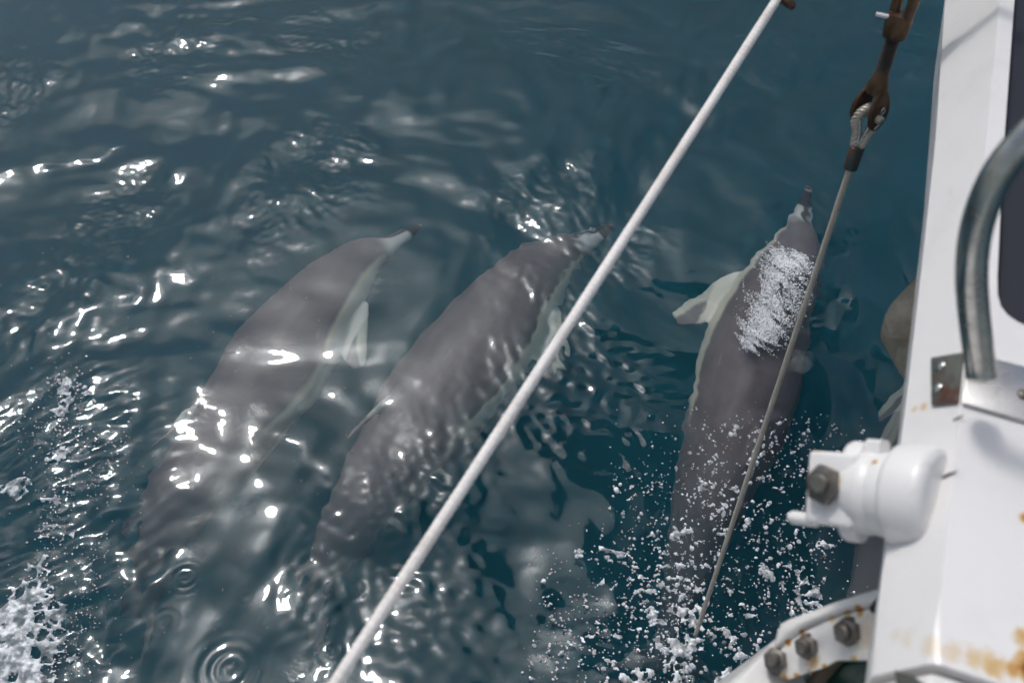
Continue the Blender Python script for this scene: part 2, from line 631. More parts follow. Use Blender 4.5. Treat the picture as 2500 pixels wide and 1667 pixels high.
def dolphin(spine, roll, label, girth=1.0, tuck=1.0, sink=0.0):
    """spine: (px, py, z) from beak tip to fluke notch; roll in degrees, positive shows its right flank."""
    P = [on_level(px, py, z - sink) for px, py, z in spine]
    cum = [0.0]
    for a, b in zip(P[:-1], P[1:]):
        cum.append(cum[-1] + (b - a).length)
    L = cum[-1] / .97
    ts = [c / L for c in cum]
    tt = np.linspace(-.02, 1.02, 400)
    C = catmull(ts, P, np.clip(tt, 0, ts[-1]))
    # straight continuation past both ends
    e0 = (C[25] - C[10]) / (tt[25] - tt[10])
    for i in range(len(tt)):
        if tt[i] < 0:
            C[i] = np.array(P[0]) + e0 * tt[i]
    e1 = np.array(P[-1]) - np.array(P[-2])
    e1 = e1 / np.linalg.norm(e1) * L
    for i in range(len(tt)):
        if tt[i] > ts[-1]:
            C[i] = np.array(P[-1]) + e1 * (tt[i] - ts[-1])
    for _ in range(14):
        C[1:-1] = .25 * C[:-2] + .5 * C[1:-1] + .25 * C[2:]
    T = np.gradient(C, tt, axis=0)
    T = -T / np.linalg.norm(T, axis=1)[:, None]       # forward
    left = np.cross(np.array([0, 0, 1.0]), T)
    left /= np.linalg.norm(left, axis=1)[:, None]
    up = np.cross(T, left)
    c, sn = math.cos(R(roll)), math.sin(R(roll))
    up2 = up * c + left * sn
    left2 = left * c - up * sn
    s = -rest_co[:, 0]
    rc = rest_co.copy()
    if tuck != 1.0:                                  # flippers held close to the body
        ay = np.abs(rc[:, 1])
        m = (ay > .080) & (s > .22) & (s < .52) & (rc[:, 2] < -.025)
        rc[:, 1] = np.where(m, np.sign(rc[:, 1]) * (.080 + (ay - .080) * tuck), rc[:, 1])

    def at(F):
        return np.stack([np.interp(s, tt, F[:, i]) for i in range(3)], -1)
    pos = at(C) + at(left2) * (rc[:, 1:2] * L * girth) + at(up2) * (rc[:, 2:3] * L * girth)
    me = REST.copy()
    me.name = 'dolphin'
    org = pos.mean(0)
    me.vertices.foreach_set('co', (pos - org).astype(np.float32).ravel())
    a = me.attributes.new('rest', 'FLOAT_VECTOR', 'POINT')
    a.data.foreach_set('vector', rest_co.ravel())
    me.materials.clear()
    o = link('dolphin', me, M['dolphin'])
    o.location = org
    tag(o, label, 'dolphin', 'dolphins riding the bow wave')
    print('dolphin length', round(L, 2))
    return o


dolphin([(1026, 540, -.36), (955, 588, -.36), (895, 625, -.35), (762, 768, -.36), (660, 912, -.37), (590, 1015, -.38),
         (515, 1117, -.41), (455, 1205, -.46), (402, 1290, -.55), (362, 1380, -.70), (335, 1475, -.90)], 29,
        'leftmost dolphin, hazy grey, rolled to show a long pale flank and flipper', .94, .75, .06)
dolphin([(1492, 528, -.34), (1425, 570, -.34), (1375, 610, -.35), (1275, 705, -.36), (1140, 875, -.37), (1055, 985, -.38),
         (972, 1095, -.41), (892, 1205, -.46), (838, 1290, -.55), (785, 1385, -.70), (735, 1480, -.90)], 24,
        'middle dolphin swimming just left of the white rope, pale edge along its right side', .96, .7, .06)
dolphin([(1979, 468, -.27), (1955, 550, -.27), (1930, 634, -.27), (1886, 730, -.28), (1852, 831, -.29), (1822, 950, -.30),
         (1785, 1060, -.32), (1745, 1180, -.38), (1703, 1300, -.50), (1652, 1480, -.70), (1612, 1650, -.90)], -28,
        'dark dolphin under the wire stay with white bubbles streaming from its blowhole', .84)
dolphin([(2440, 690, -.46), (2425, 770, -.46), (2403, 850, -.46), (2352, 1000, -.45), (2290, 1150, -.44), (2232, 1300, -.44),
         (2178, 1450, -.43), (2128, 1600, -.47), (2085, 1720, -.52), (2045, 1830, -.58), (2010, 1930, -.64)], -34,
        'dolphin mostly hidden under the white bowsprit, only its pale flank stripe showing', .95, .10)
bpy.data.meshes.remove(REST)
# ------------------------------------------------------------------ the boat
def rust_points(k, pts, colour_in, vec, wob=0.012, tint=((0.42, 0.17, 0.03), (0.16, 0.055, 0.02))):
    """Rust bleeding from given spots (local coordinates, radius, strength)."""
    nz = k.noise(vec, 60, 5, .65)
    tot = None
    for p, rad, st in pts:
        d = k.n('ShaderNodeVectorMath', {0: vec, 1: p}, operation='DISTANCE').outputs['Value']
        d = k.math('MULTIPLY_ADD', k.math('SUBTRACT', nz, .5), rad * 1.6, d)
        m = k.math('MULTIPLY', k.rng(d, rad, rad * .15), st)
        tot = m if tot is None else k.math('MAXIMUM', tot, m)
    lo_ = k.mix(k.rng(tot, 0.02, .45), colour_in, (0.66, 0.47, 0.24))
    mid = k.mix(k.rng(tot, .40, .72), lo_, (0.50, 0.22, 0.045))
    return k.mix(k.rng(k.math('MULTIPLY', tot, k.math('ADD', nz, .5)), .72, .95), mid, (0.13, 0.045, 0.018))


BOAT_O = Vector((0.528, 0.696, 0.0))
BOAT_ROT = R(-20.28)
ZT = 1.95
boat = empty('sailing_boat', BOAT_O)
boat.rotation_euler.z = BOAT_ROT
tag(boat, 'white painted boat bow with rust streaks, steel handrail and bolted side plate', 'boat')
B_INV = (Matrix.Translation(BOAT_O) @ Matrix.Rotation(BOAT_ROT, 4, 'Z')).inverted()
B_MAT = B_INV.inverted()


def loc(p):
    return B_INV @ Vector(p)


def slant_hit(px, py, off=0.0):
    """Point on the boat's sloping left face, in boat coordinates."""
    o, d = B_INV @ Vector((0, 0, H)), B_INV.to_3x3() @ ray(px, py)
    n = Vector((-math.sin(SLA), 0, math.cos(SLA)))
    q = Vector((0, 0, ZT)) + n * off
    return o + d * ((q - o).dot(n) / d.dot(n))


def top_hit(px, py, off=0.0):
    return loc(on_level(px, py, ZT + off))


SLA = R(60)
A_N = Vector((-math.sin(SLA), 0, math.cos(SLA)))          # outward normal of the sloping face
A_E = Vector((-math.cos(SLA), 0, -math.sin(SLA)))         # down that face


def paint(name, base=(0.80, 0.778, 0.765), rust=(), rough=0.32):
    k = NT(name)
    v = k.obj()
    g = k.noise(v, 7, 5, .6)
    c = k.mix(k.rng(g, .45, .75), base, tuple(q * .93 for q in base))
    sp = k.rng(k.noise(v, 120, 3, .6), .69, .76)
    c = k.mix(k.math('MULTIPLY', sp, .45), c, (0.42, 0.36, 0.29))
    wear = k.rng(k.noise(v, 18, 6, .7, .6), .60, .78)
    c = k.mix(k.math('MULTIPLY', wear, .5), c, (0.58, 0.55, 0.50))
    if rust:
        c = rust_points(k, rust, c, v)
    b = k.bump(k.noise(v, 35, 4, .6), .10, .004)
    k.principled(c, rough, normal=b)
    return k.m


def metal(name, col, rough=.3, met=1.0, rust=None, scale=40, bump=.1):
    k = NT(name)
    v = k.obj()
    g = k.noise(v, scale, 5, .65)
    c = k.mix(k.rng(g, .35, .7), col, tuple(q * .72 for q in col))
    mt = met
    if rust:
        f = k.rng(k.noise(v, scale * .6, 5, .65, .5), rust[1], rust[1] + .16)
        c = k.mix(f, c, rust[0])
        mt = k.math('MULTIPLY_ADD', f, -met * .8, met)
    k.principled(c, k.rng(g, .3, .75, rough * .8, rough * 1.35), mt, k.bump(g, bump, .003))
    return k.m


M['steel'] = metal('stainless_steel', (0.60, 0.59, 0.56), .22)
M['bronze'] = metal('tarnished_bronze', (0.13, 0.082, 0.048), .42, .7, ((0.045, 0.032, 0.025), .52), 60, .3)
M['dark_rod'] = metal('dark_threaded_rod', (0.07, 0.065, 0.06), .45, .8)
M['bolt'] = metal('galvanised_bolt', (0.20, 0.185, 0.165), .42, .8, ((0.10, 0.05, 0.03), .55), 90, .3)
M['rusty_plate'] = metal('rusty_plate', (0.16, 0.17, 0.15), .5, .5, ((0.095, 0.035, 0.022), .47), 30, .3)
M['galv'] = metal('weathered_galvanised_iron', (0.105, 0.102, 0.088), .75, .1, ((0.085, 0.06, 0.03), .58), 22, .35)
k = NT('black_rubber'); k.principled((0.02, 0.02, 0.022), .5); M['rubber'] = k.m
k = NT('navy_paint'); k.principled(k.mix(k.noise(k.obj(), 12, 4), (0.010, 0.012, 0.020), (0.016, 0.018, 0.028)), .55); M['navy'] = k.m
k = NT('green_enamel'); k.principled(k.mix(k.noise(k.obj(), 30, 4), (0.010, 0.055, 0.040), (0.016, 0.075, 0.055)), .25); M['green'] = k.m
k = NT('brown_sealant'); k.principled(k.mix(k.noise(k.obj(), 50, 5), (0.10, 0.06, 0.035), (0.22, 0.17, 0.12)), .6); M['brown'] = k.m


def prism(bm, outline, offs):
    """outline: list of 3-D points; offs: 3-D offset of the back face. Returns front verts."""
    f = [bm.verts.new(p) for p in outline]
    b = [bm.verts.new(Vector(p) + offs) for p in outline]
    bm.faces.new(f)
    bm.faces.new(b[::-1])
    for i in range(len(f)):
        j = (i + 1) % len(f)
        bm.faces.new((f[i], b[i], b[j], f[j]))
    return f


def bevel_all(bm, w, seg=2, ang=30):
    bmesh.ops.recalc_face_normals(bm, faces=bm.faces)
    es = [e for e in bm.edges if len(e.link_faces) == 2 and e.calc_face_angle(0) > R(ang)]
    bmesh.ops.bevel(bm, geom=es, offset=w, offset_type='OFFSET', segments=seg, profile=.5, affect='EDGES', clamp_overlap=True)


def tube(bm, pts, rad, n=16, cap=True):
    pts = [Vector(p) for p in pts]
    if not isinstance(rad, (list, tuple, np.ndarray)):
        rad = [rad] * len(pts)
    rings = []
    prev = None
    for i, p in enumerate(pts):
        t = (pts[min(i + 1, len(pts) - 1)] - pts[max(i - 1, 0)]).normalized()
        if prev is None:
            a = t.orthogonal().normalized()
        else:
            a = (prev - t * prev.dot(t)).normalized()
        prev = a
        b = t.cross(a)
        rings.append([bm.verts.new(p + (a * math.cos(6.28318 * q / n) + b * math.sin(6.28318 * q / n)) * rad[i]) for q in range(n)])
    for r0, r1 in zip(rings[:-1], rings[1:]):
        for q in range(n):
            w = (q + 1) % n
            bm.faces.new((r0[q], r0[w], r1[w], r1[q]))
    if cap:
        bm.faces.new(rings[0][::-1])
        bm.faces.new(rings[-1])


def smooth_path(pts, n):
    ts = np.linspace(0, 1, len(pts))
    return [Vector(p) for p in catmull(ts, pts, np.linspace(0, 1, n))]


# bowsprit: solid beam with a broad sloping left face and a rounded slot in its top
us = [-.33] + list(np.linspace(-.25, 1.5, 36)) + [1.8, 2.4, 3.6]
ew = np.interp(us, [-.33, -.2, .04, .27, .63, 1.12, 2.4, 3.6], [.085, .087, .088, .094, .106, .138, .16, .12])
inner = [(3.6, .028), (1.6, .026), (.94, .024), (.52, .026), (.24, .031), (.205, .033), (.185, .038), (.172, .047), (.164, .060), (.159, .08), (.155, .30)]
RUST_B = [(tuple(slant_hit(2270, 1575)), .022, .22), (tuple(slant_hit(2215, 1560)), .018, .18), (tuple(slant_hit(2185, 1555)), .016, .16), (tuple(top_hit(2330, 1592)), .022, .25),
          (tuple(top_hit(2522, 1636)), .026, 1.0), (tuple(top_hit(2475, 1634)), .014, .6), (tuple(top_hit(2425, 1622)), .022, .5), (tuple(top_hit(2380, 1605)), .02, .35),
          (tuple(top_hit(2510, 1560)), .020, .55), (tuple(top_hit(2505, 1265)), .011, .8), (tuple(slant_hit(2255, 992)), .009, .4), (tuple(slant_hit(2232, 998)), .008, .3)]
CHIPS = [slant_hit(2338, 1022), slant_hit(2316, 1160)]
bm = bmesh.new()
ridge = [bm.verts.new((0, u, ZT)) for u in us]
foot = [bm.verts.new(Vector((0, u, ZT)) + A_E * e) for u, e in zip(us, ew)]
keel = [bm.verts.new((-.5 * e + .03, u, ZT - .866 * e - .16)) for u, e in zip(us, ew)]
keel2 = [bm.verts.new((.30, u, ZT - .30)) for u in us]
for i in range(len(us) - 1):
    bm.faces.new((ridge[i], ridge[i + 1], foot[i + 1], foot[i]))
    bm.faces.new((foot[i], foot[i + 1], keel[i + 1], keel[i]))
    bm.faces.new((keel[i], keel[i + 1], keel2[i + 1], keel2[i]))
iv = [bm.verts.new((v, u, ZT)) for u, v in inner]
back = bm.verts.new((.30, -.33, ZT))
bm.faces.new(ridge + iv + [back])
wl = [bm.verts.new((v, u, ZT - .09)) for u, v in inner]
for a, b, c, d in zip(iv[:-1], iv[1:], wl[1:], wl[:-1]):
    bm.faces.new((a, b, c, d))
bm.faces.new([ridge[0], back, keel2[0], keel[0], foot[0]])
bm.faces.new([back, iv[-1], wl[-1], keel2[0]])
es = [e for e in bm.edges if all(v in ridge for v in e.verts)] + [e for e in bm.edges if all(v in foot for v in e.verts)]
bmesh.ops.bevel(bm, geom=es, offset=.009, segments=4, profile=.5, affect='EDGES', clamp_overlap=True)
M['paint_b'] = paint('white_paint_bowsprit', rust=RUST_B)
beam = from_bm('bowsprit', bm, M['paint_b'], boat, sharp=35)
# paint chips
k = NT('bare_chip'); k.principled((0.05, 0.04, 0.035), .7); M['chip'] = k.m
for i, c in enumerate(CHIPS):
    bm = bmesh.new()
    w = (.011, .016)[i]
    pts = [c + A_N * .0008 + Vector((0, 1, 0)) * (w * .5 * q[1]) + A_E * (w * q[0]) for q in [(-.9, .1), (-.2, -.25), (.5, -.3), (.6, .2), (.1, .35), (-.5, .25)]]
    prism(bm, pts, -A_N * .0004)
    from_bm('paint_chip', bm, M['chip'], beam, smooth=False)
# dark panel set into the slot
bm = bmesh.new()
pts = [Vector((v + .003, u + .003, ZT - .028)) for u, v in inner] + [Vector((.30, 3.6, ZT - .028))]
prism(bm, pts, Vector((0, 0, -.02)))
from_bm('slot_panel', bm, M['navy'], boat, smooth=False)
# deck behind the bowsprit, a few millimetres lower, with a seam between
bm = bmesh.new()
ol = [Vector((-.043, -.336, ZT - .080)), Vector((.0, -.336, ZT - .006)), Vector((.30, -.336, ZT - .006)), Vector((.30, -.336, ZT - .30)), Vector((-.0, -.336, ZT - .24))]
prism(bm, ol, Vector((0, -1.1, 0)))
bevel_all(bm, .007, 3)
from_bm('bow_deck', bm, paint('white_paint_deck', (0.75, 0.73, 0.715), [(tuple(top_hit(2510, 1668)), .03, .8), (tuple(slant_hit(2190, 1638)), .010, .8)]), boat, sharp=35)
bm = bmesh.new()
ol = [slant_hit(px, py, .0012) for px, py in [(2185, 1632), (2192, 1640), (2232, 1650), (2285, 1690), (2190, 1700)]]
prism(bm, ol, -A_N * .001)
from_bm('scupper_opening', bm, M['rusty_plate'], boat, smooth=False)

# hull below: stem and flaring bows
st_top, st_wl = loc(at_depth(1925, 1535, 1.50)), loc(on_level(1640, 1748, 0))
bm = bmesh.new()
levels = []
for t in np.linspace(-.45, 1, 12):
    s = st_wl.lerp(st_top, t)
    levels.append((s, .95 - .35 * max(t, 0)))
M['paint_h'] = paint('white_paint_hull', (0.80, 0.785, 0.775), [(tuple(loc(at_depth(1872, 1585, 1.55))), .02, .4)])
for sg in (-1, 1):
    rows = []
    for s, flare in levels:
        row = []
        for a in np.linspace(0, 1, 12):
            off = flare * (a ** .8) * 1.0
            row.append(bm.verts.new((s.x + sg * off, s.y - 1.9 * a, s.z)))
        rows.append(row)
    for r0, r1 in zip(rows[:-1], rows[1:]):
        for i in range(11):
            bm.faces.new((r0[i], r0[i + 1], r1[i + 1], r1[i]) if sg < 0 else (r0[i], r1[i], r1[i + 1], r0[i + 1]))
bmesh.ops.remove_doubles(bm, verts=bm.verts, dist=.0005)
bm.faces.ensure_lookup_table()
bm.verts.ensure_lookup_table()
rim = sorted([v for v in bm.verts if abs(v.co.z - st_top.z) < 1e-4], key=lambda v: math.atan2(v.co.y - st_top.y + .9, v.co.x - st_top.x))
bm.faces.new(rim)
hull = from_bm('hull', bm, M['paint_h'], boat)

# bracket strap of the handrail: rusty on the sloping face, clean on the top
bm = bmesh.new()
a0, a1 = slant_hit(2271, 872, .0055), slant_hit(2272, 987, .0055)
b0, b1 = Vector((-.004, .085, ZT + .004)), Vector((-.004, .004, ZT + .004))
prism(bm, [a0, a0.lerp(b0, .55), b0, b1, a1.lerp(b1, .5), a1], -A_N * .004)
bevel_all(bm, .0016, 2)
brk = from_bm('rail_bracket', bm, M['rusty_plate'], boat, sharp=40)
brk['label'] = 'rusty left end of the handrail bracket with two screws'
bm = bmesh.new()
prism(bm, [Vector((.002, .086, ZT + .0065)), Vector((.25, .086, ZT + .0065)), Vector((.25, -.003, ZT + .0065)), Vector((.002, .003, ZT + .0065))], Vector((0, 0, -.006)))
bevel_all(bm, .0016, 2)
top_strap = from_bm('bracket_strap', bm, metal('brushed_aluminium', (0.56, 0.55, 0.55), .38), boat, sharp=40)
for px, py in ((2296, 893), (2288, 946)):
    bm = bmesh.new()
    c = slant_hit(px, py, .0065)
    bmesh.ops.create_uvsphere(bm, u_segments=16, v_segments=8, radius=.0085)
    bmesh.ops.scale(bm, vec=(1, 1, .45), verts=bm.verts)
    rot = A_N.to_track_quat('Z', 'Y').to_matrix().to_4x4()
    bmesh.ops.transform(bm, matrix=Matrix.Translation(c) @ rot, verts=bm.verts)
    from_bm('screw', bm, M['steel'], brk)
bm = bmesh.new()
c = top_hit(2500, 962, .008)
bmesh.ops.create_uvsphere(bm, u_segments=16, v_segments=8, radius=.0075, matrix=Matrix.Translation(c) @ Matrix.Scale(.4, 4, (0, 0, 1)))
from_bm('screw', bm, M['bolt'], top_strap)

# handrail
hp = [(2396, 925, 1.245), (2392, 880, 1.235), (2378, 770, 1.205), (2372, 660, 1.175), (2386, 550, 1.15), (2428, 440, 1.13), (2500, 345, 1.12), (2600, 260, 1.12), (2760, 160, 1.15)]
pts = smooth_path([loc(at_depth(*p)) for p in hp], 60)
bm = bmesh.new()
rr = [.0165] * 60
rr[0], rr[1] = .012, .0158
tube(bm, pts, rr, 24)
from_bm('handrail', bm, M['steel'], boat, sharp=60)

# roller fitting that sticks out of the sloping face
r_base = slant_hit(2226, 1214)
r_end = loc(at_depth(2004, 1190, 1.305))
ax = (r_end - r_base).normalized()
view_n = (loc((0, 0, H)) - r_base).normalized()
e2 = (ax.cross(view_n)).normalized()        # roughly vertical in the picture
e3 = e2.cross(ax).normalized()
if e3.dot(view_n) < 0:
    e3 = -e3
if (B_MAT.to_3x3() @ e2).y < 0:
    e2 = -e2
RL = (r_end - r_base).length
fit = bmesh.new()


def lathe(bm, o, d, prof, n=40, e_a=None, e_b=None):
    a = e_a or d.orthogonal().normalized()
    b = e_b or d.cross(a)
    rings = []
    for t, r in prof:
        rings.append([bm.verts.new(o + d * t + (a * math.cos(6.28318 * q / n) + b * math.sin(6.28318 * q / n)) * r) for q in range(n)])
    for r0, r1 in zip(rings[:-1], rings[1:]):
        for q in range(n):
            w = (q + 1) % n
            bm.faces.new((r0[q], r0[w], r1[w], r1[q]))
    bm.faces.new(rings[0][::-1])
    bm.faces.new(rings[-1])


RUST_R = [((*(r_base + ax * (RL * .55) + e3 * .05 + e2 * .02)[:],), .012, .5)]
M['paint_r'] = paint('white_paint_fitting', (0.82, 0.80, 0.785), [(tuple(r_base + ax * (RL - .01) + e3 * .03 + e2 * .045), .007, .9), (tuple(r_base + ax * (RL * .63) + e3 * .045 + e2 * .012), .012, .6),
                                                            (tuple(r_base + ax * (RL + .012) - e2 * .035 + e3 * .012), .012, 1.0), (tuple(r_base + ax * (RL + .045) - e2 * .028 + e3 * .01), .012, .8),
                                                            (tuple(r_base + ax * (RL * .28) + e3 * .035 + e2 * .038), .006, .8)])
lathe(fit, r_base - ax * .036, ax, [(0, .050), (.003, .057), (.008, .0605), (.014, .062), (.044, .062), (.050, .0605), (.054, .055), (.057, .0505), (.070, .0495), (.074, .0475), (.076, .045), (.080, .045), (.083, .048), (.093, .0485), (.098, .046), (.107, .043)], 48, e2, e3)
barrel = from_bm('fitting_barrel', fit, M['paint_r'], boat, sharp=50)
bm = bmesh.new()
lathe(bm, r_base + ax * (RL * .28), ax, [(0, .043), (.003, .0475), (.014, .0500), (.022, .0490), (.026, .046)], 48, e2, e3)
prism(bm, [r_base + ax * (RL * .28 + .003) + e2 * y + e3 * z for y, z in ((.035, -.012), (.060, -.012), (.064, -.006), (.064, .010), (.060, .016), (.035, .016))], ax * .018)
collar = from_bm('collar', bm, M['paint_r'], barrel, sharp=50)
bm = bmesh.new()
lathe(bm, r_base + ax * (RL * .46), ax, [(0, .052), (.004, .060), (.020, .061), (.026, .058), (.030, .050)], 48, e2, e3 * .55)
cheek = from_bm('cheek_disc', bm, M['paint_r'], barrel, sharp=50)
bm = bmesh.new()
hz = .040
o = r_base + ax * (RL * .46)
bl = .54 * RL
prism(bm, [o + e2 * y + e3 * z for y, z in ((.044, -.045), (.044, .038), (-.044, .038), (-.044, -.045))], ax * bl)
bevel_all(bm, .006, 3)
block = from_bm('end_block', bm, M['paint_r'], barrel, sharp=40)
# nut in the face of the block that looks at the camera
nc = o + ax * (bl * .56) + e3 * .038 + e2 * .004
bm = bmesh.new()
hexo = [nc + (ax * math.cos(q * math.pi / 3 + .3) * .86 + e2 * math.sin(q * math.pi / 3 + .3)) * .025 for q in range(6)]
prism(bm, hexo, e3 * .014)
bevel_all(bm, .002, 2)
nut = from_bm('nut', bm, M['bolt'], block, sharp=40)
bm = bmesh.new()
lathe(bm, nc + e3 * .012, e3, [(0, .011), (.009, .011), (.011, .009)], 20)
from_bm('bolt_end', bm, M['rusty_plate'], nut, sharp=40)
bm = bmesh.new()
pp = o + ax * (bl * .86) - e2 * .040 + e3 * .018
tube(bm, [pp, pp + ax * .033, pp + ax * .038], [.0085, .0085, .006], 14)
from_bm('lever_pin', bm, M['paint_r'], barrel, sharp=60)

# bolted side plate with a turned-over upper lip
def pd(px, py, off=0.0):
    t = (px - 1885) / 265
    return loc(at_depth(px, py, 1.47 - .12 * t - off))


front = [(2165, 1470), (2120, 1484), (2062, 1497), (2010, 1515), (1960, 1541), (1925, 1566), (1893, 1592), (1887, 1606), (1893, 1632), (1908, 1655), (1922, 1660),
         (1965, 1645), (2018, 1628), (2044, 1612), (2110, 1612), (2190, 1608)]
lip = [(2150, 1436), (2108, 1448), (2050, 1466), (1985, 1490), (1930, 1510), (1908, 1521), (1898, 1540), (1890, 1572)]
bm = bmesh.new()
fv = [bm.verts.new(pd(*p)) for p in front]
inw = (pd(2000, 1560, -.02) - pd(2000, 1560))
bv = [bm.verts.new(pd(*p) + inw) for p in front]
bm.faces.new(fv)
bm.faces.new(bv[::-1])
for i in range(len(fv)):
    j = (i + 1) % len(fv)
    bm.faces.new((fv[i], bv[i], bv[j], fv[j]))
bevel_all(bm, .003, 2)
RUST_P = [(tuple(pd(2100, 1487)), .012, .8), (tuple(pd(2070, 1496)), .010, .5), (tuple(pd(2030, 1508)), .008, .4), (tuple(pd(1925, 1566)), .007, .9), (tuple(pd(1958, 1542)), .006, .9),
          (tuple(pd(1893, 1593)), .010, .9), (tuple(pd(1918, 1657)), .012, 1.0), (tuple(pd(1945, 1651)), .008, .7), (tuple(pd(1975, 1642)), .008, .6), (tuple(pd(2012, 1628)), .008, .8), (tuple(pd(2085, 1608)), .008, .5),
          (tuple(pd(2060, 1545)), .022, .35), (tuple(pd(1985, 1612)), .02, .4), (tuple(pd(2140, 1560)), .05, .25)]
M['paint_p'] = paint('white_paint_plate', (0.80, 0.78, 0.75), RUST_P)
plate = from_bm('side_plate', bm, M['paint_p'], boat, sharp=40)
bm = bmesh.new()
n0 = 8
lo = [pd(2128, 1481), pd(2062, 1496), pd(2010, 1514), pd(1978, 1530), pd(1958, 1541), pd(1925, 1565), pd(1905, 1582), pd(1893, 1591)]
hi = [pd(*p, .0) for p in lip]
rows = []
for t in np.linspace(0, 1, 6):
    bulge = math.sin(math.pi * t) * .010
    rows.append([bm.verts.new(a.lerp(b, t) - inw.normalized() * bulge) for a, b in zip(lo, hi)])
rows.append([bm.verts.new(b + inw * 1.2) for b in hi])
rows.append([bm.verts.new(a + inw * 1.2) for a in lo])
for r0, r1 in zip(rows, rows[1:] + rows[:1]):
    for i in range(n0 - 1):
        bm.faces.new((r0[i], r0[i + 1], r1[i + 1], r1[i]))
for e in (0, n0 - 1):
    bm.faces.new([r[e] for r in rows])
from_bm('plate_lip', bm, M['paint_p'], plate, sharp=50)
pn = -inw.normalized()
for bi, (px, py, sc) in enumerate(((2078, 1542, 1.12), (1976, 1578, 1.0), (1899, 1611, 1.05))):
    c = pd(px, py)
    tilt = (pn + (loc(at_depth(1600, 1560, 1.2)) - c).normalized() * 1.5).normalized()
    bm = bmesh.new()
    lathe(bm, c - tilt * .002, tilt, [(0, .0175 * sc), (.003, .0175 * sc), (.004, .0165 * sc)], 28)
    wash = from_bm('washer', bm, M['bolt'], plate, sharp=40)
    bm = bmesh.new()
    a = tilt.orthogonal().normalized()
    b = tilt.cross(a)
    prism(bm, [c + tilt * .003 + (a * math.cos(q * math.pi / 3) + b * math.sin(q * math.pi / 3)) * .0155 * sc for q in range(6)], tilt * .014)
    bevel_all(bm, .0015, 2)
    nt_ = from_bm('nut', bm, M['bolt'], plate, sharp=40)
    bm = bmesh.new()
    lathe(bm, c + tilt * .015, tilt, [(0, .0085 * sc), (.012, .0085 * sc), (.0145, .006 * sc)], 18)
    from_bm('bolt_end', bm, M['bolt'], nt_, sharp=40)
bm = bmesh.new()
prism(bm, [pd(px, py, .012) for px, py in ((2150, 1414), (2158, 1432), (2152, 1460), (2142, 1492), (2128, 1496), (2122, 1482), (2138, 1462), (2148, 1440))], inw * 1.5)
bevel_all(bm, .003, 2)
from_bm('rubber_wedge', bm, M['rubber'], boat, sharp=40)
# green housing and its edge bar below the plate
def gd(px, py, d):
    return loc(at_depth(px, py, d))
bm = bmesh.new()
prism(bm, [gd(2052, 1605, 1.47), gd(2160, 1605, 1.43), gd(2160, 1760, 1.50), gd(1930, 1760, 1.56)], gd(2080, 1640, 1.62) - gd(2080, 1640, 1.47))
bevel_all(bm, .012, 3)
from_bm('green_housing', bm, M['green'], boat, sharp=40)
bm = bmesh.new()
tube(bm, [gd(2050, 1600, 1.46), gd(1990, 1660, 1.49), gd(1900, 1750, 1.53)], .010, 12)
from_bm('edge_bar', bm, M['brown'], boat)

# ------------------------------------------------------------------ anchor stowed under the bowsprit
anchor = empty('anchor', at_depth(2300, 830, 1.80))
tag(anchor, 'mottled rusty grey anchor fluke hanging below the white bowsprit', 'anchor')
a_inv = anchor.location.copy()


def ad(px, py, d):
    return at_depth(px, py, d) - a_inv


bm = bmesh.new()
tip = (2149, 822, 1.80)
up_o = [(2152, 800, 1.80), (2160, 772, 1.81), (2175, 742, 1.82), (2208, 707, 1.83), (2262, 652, 1.85), (2330, 605, 1.87), (2400, 600, 1.88)]
lo_o = [(2158, 842, 1.80), (2170, 862, 1.80), (2184, 888, 1.80), (2200, 915, 1.79), (2232, 958, 1.78), (2280, 1005, 1.77), (2360, 1030, 1.77)]
rd = [(2160, 822, 1.80), (2175, 824, 1.80), (2195, 826, 1.798), (2215, 828, 1.797), (2262, 832, 1.795), (2330, 838, 1.79), (2400, 842, 1.79)]
sets = []
for off in (0, .014):
    T = bm.verts.new(ad(tip[0], tip[1], tip[2] + off))
    U = [bm.verts.new(ad(a, b, c + off)) for a, b, c in up_o]
    Lw = [bm.verts.new(ad(a, b, c + off)) for a, b, c in lo_o]
    Rg = [bm.verts.new(ad(a, b, c + off)) for a, b, c in rd]
    bm.faces.new((T, U[0], Rg[0]))
    bm.faces.new((T, Rg[0], Lw[0]))
    for i in range(6):
        bm.faces.new((U[i], U[i + 1], Rg[i + 1], Rg[i]))
        bm.faces.new((Rg[i], Rg[i + 1], Lw[i + 1], Lw[i]))
    sets.append([T, U, Lw, Rg])
(T0, U0, L0, R0), (T1, U1, L1, R1) = sets
loop0 = L0[::-1] + [T0] + U0 + [R0[-1]]
loop1 = L1[::-1] + [T1] + U1 + [R1[-1]]
for i in range(len(loop0)):
    j = (i + 1) % len(loop0)
    bm.faces.new((loop0[i], loop0[j], loop1[j], loop1[i]))
from_bm('fluke', bm, M['galv'], anchor, sharp=12)
bm = bmesh.new()
prism(bm, [ad(2330, 815, 1.745), ad(2330, 860, 1.745), ad(2560, 700, 1.95), ad(2780, 300, 2.3), ad(2740, 280, 2.3), ad(2530, 665, 1.95)], ad(2400, 800, 1.79) - ad(2400, 800, 1.765))
bevel_all(bm, .004, 2)
from_bm('shank', bm, M['galv'], anchor, sharp=40)

# ------------------------------------------------------------------ wire stay with turnbuckle
SA = on_level(1702, 1538, .0)
SB = at_depth(2212, 0, 2.05)
stay = empty('wire_stay', SA)
tag(stay, 'twisted steel wire stay with bronze turnbuckle running down to the splash', 'stay')
SD = (SB - SA).normalized()
cam_dir = (Vector((0, 0, H)) - (SA + SB) / 2).normalized()
SR = SD.cross(cam_dir).normalized()
if SR.x < 0:
    SR = -SR
SN = SR.cross(SD).normalized()
if SN.dot(cam_dir) < 0:
    SN = -SN


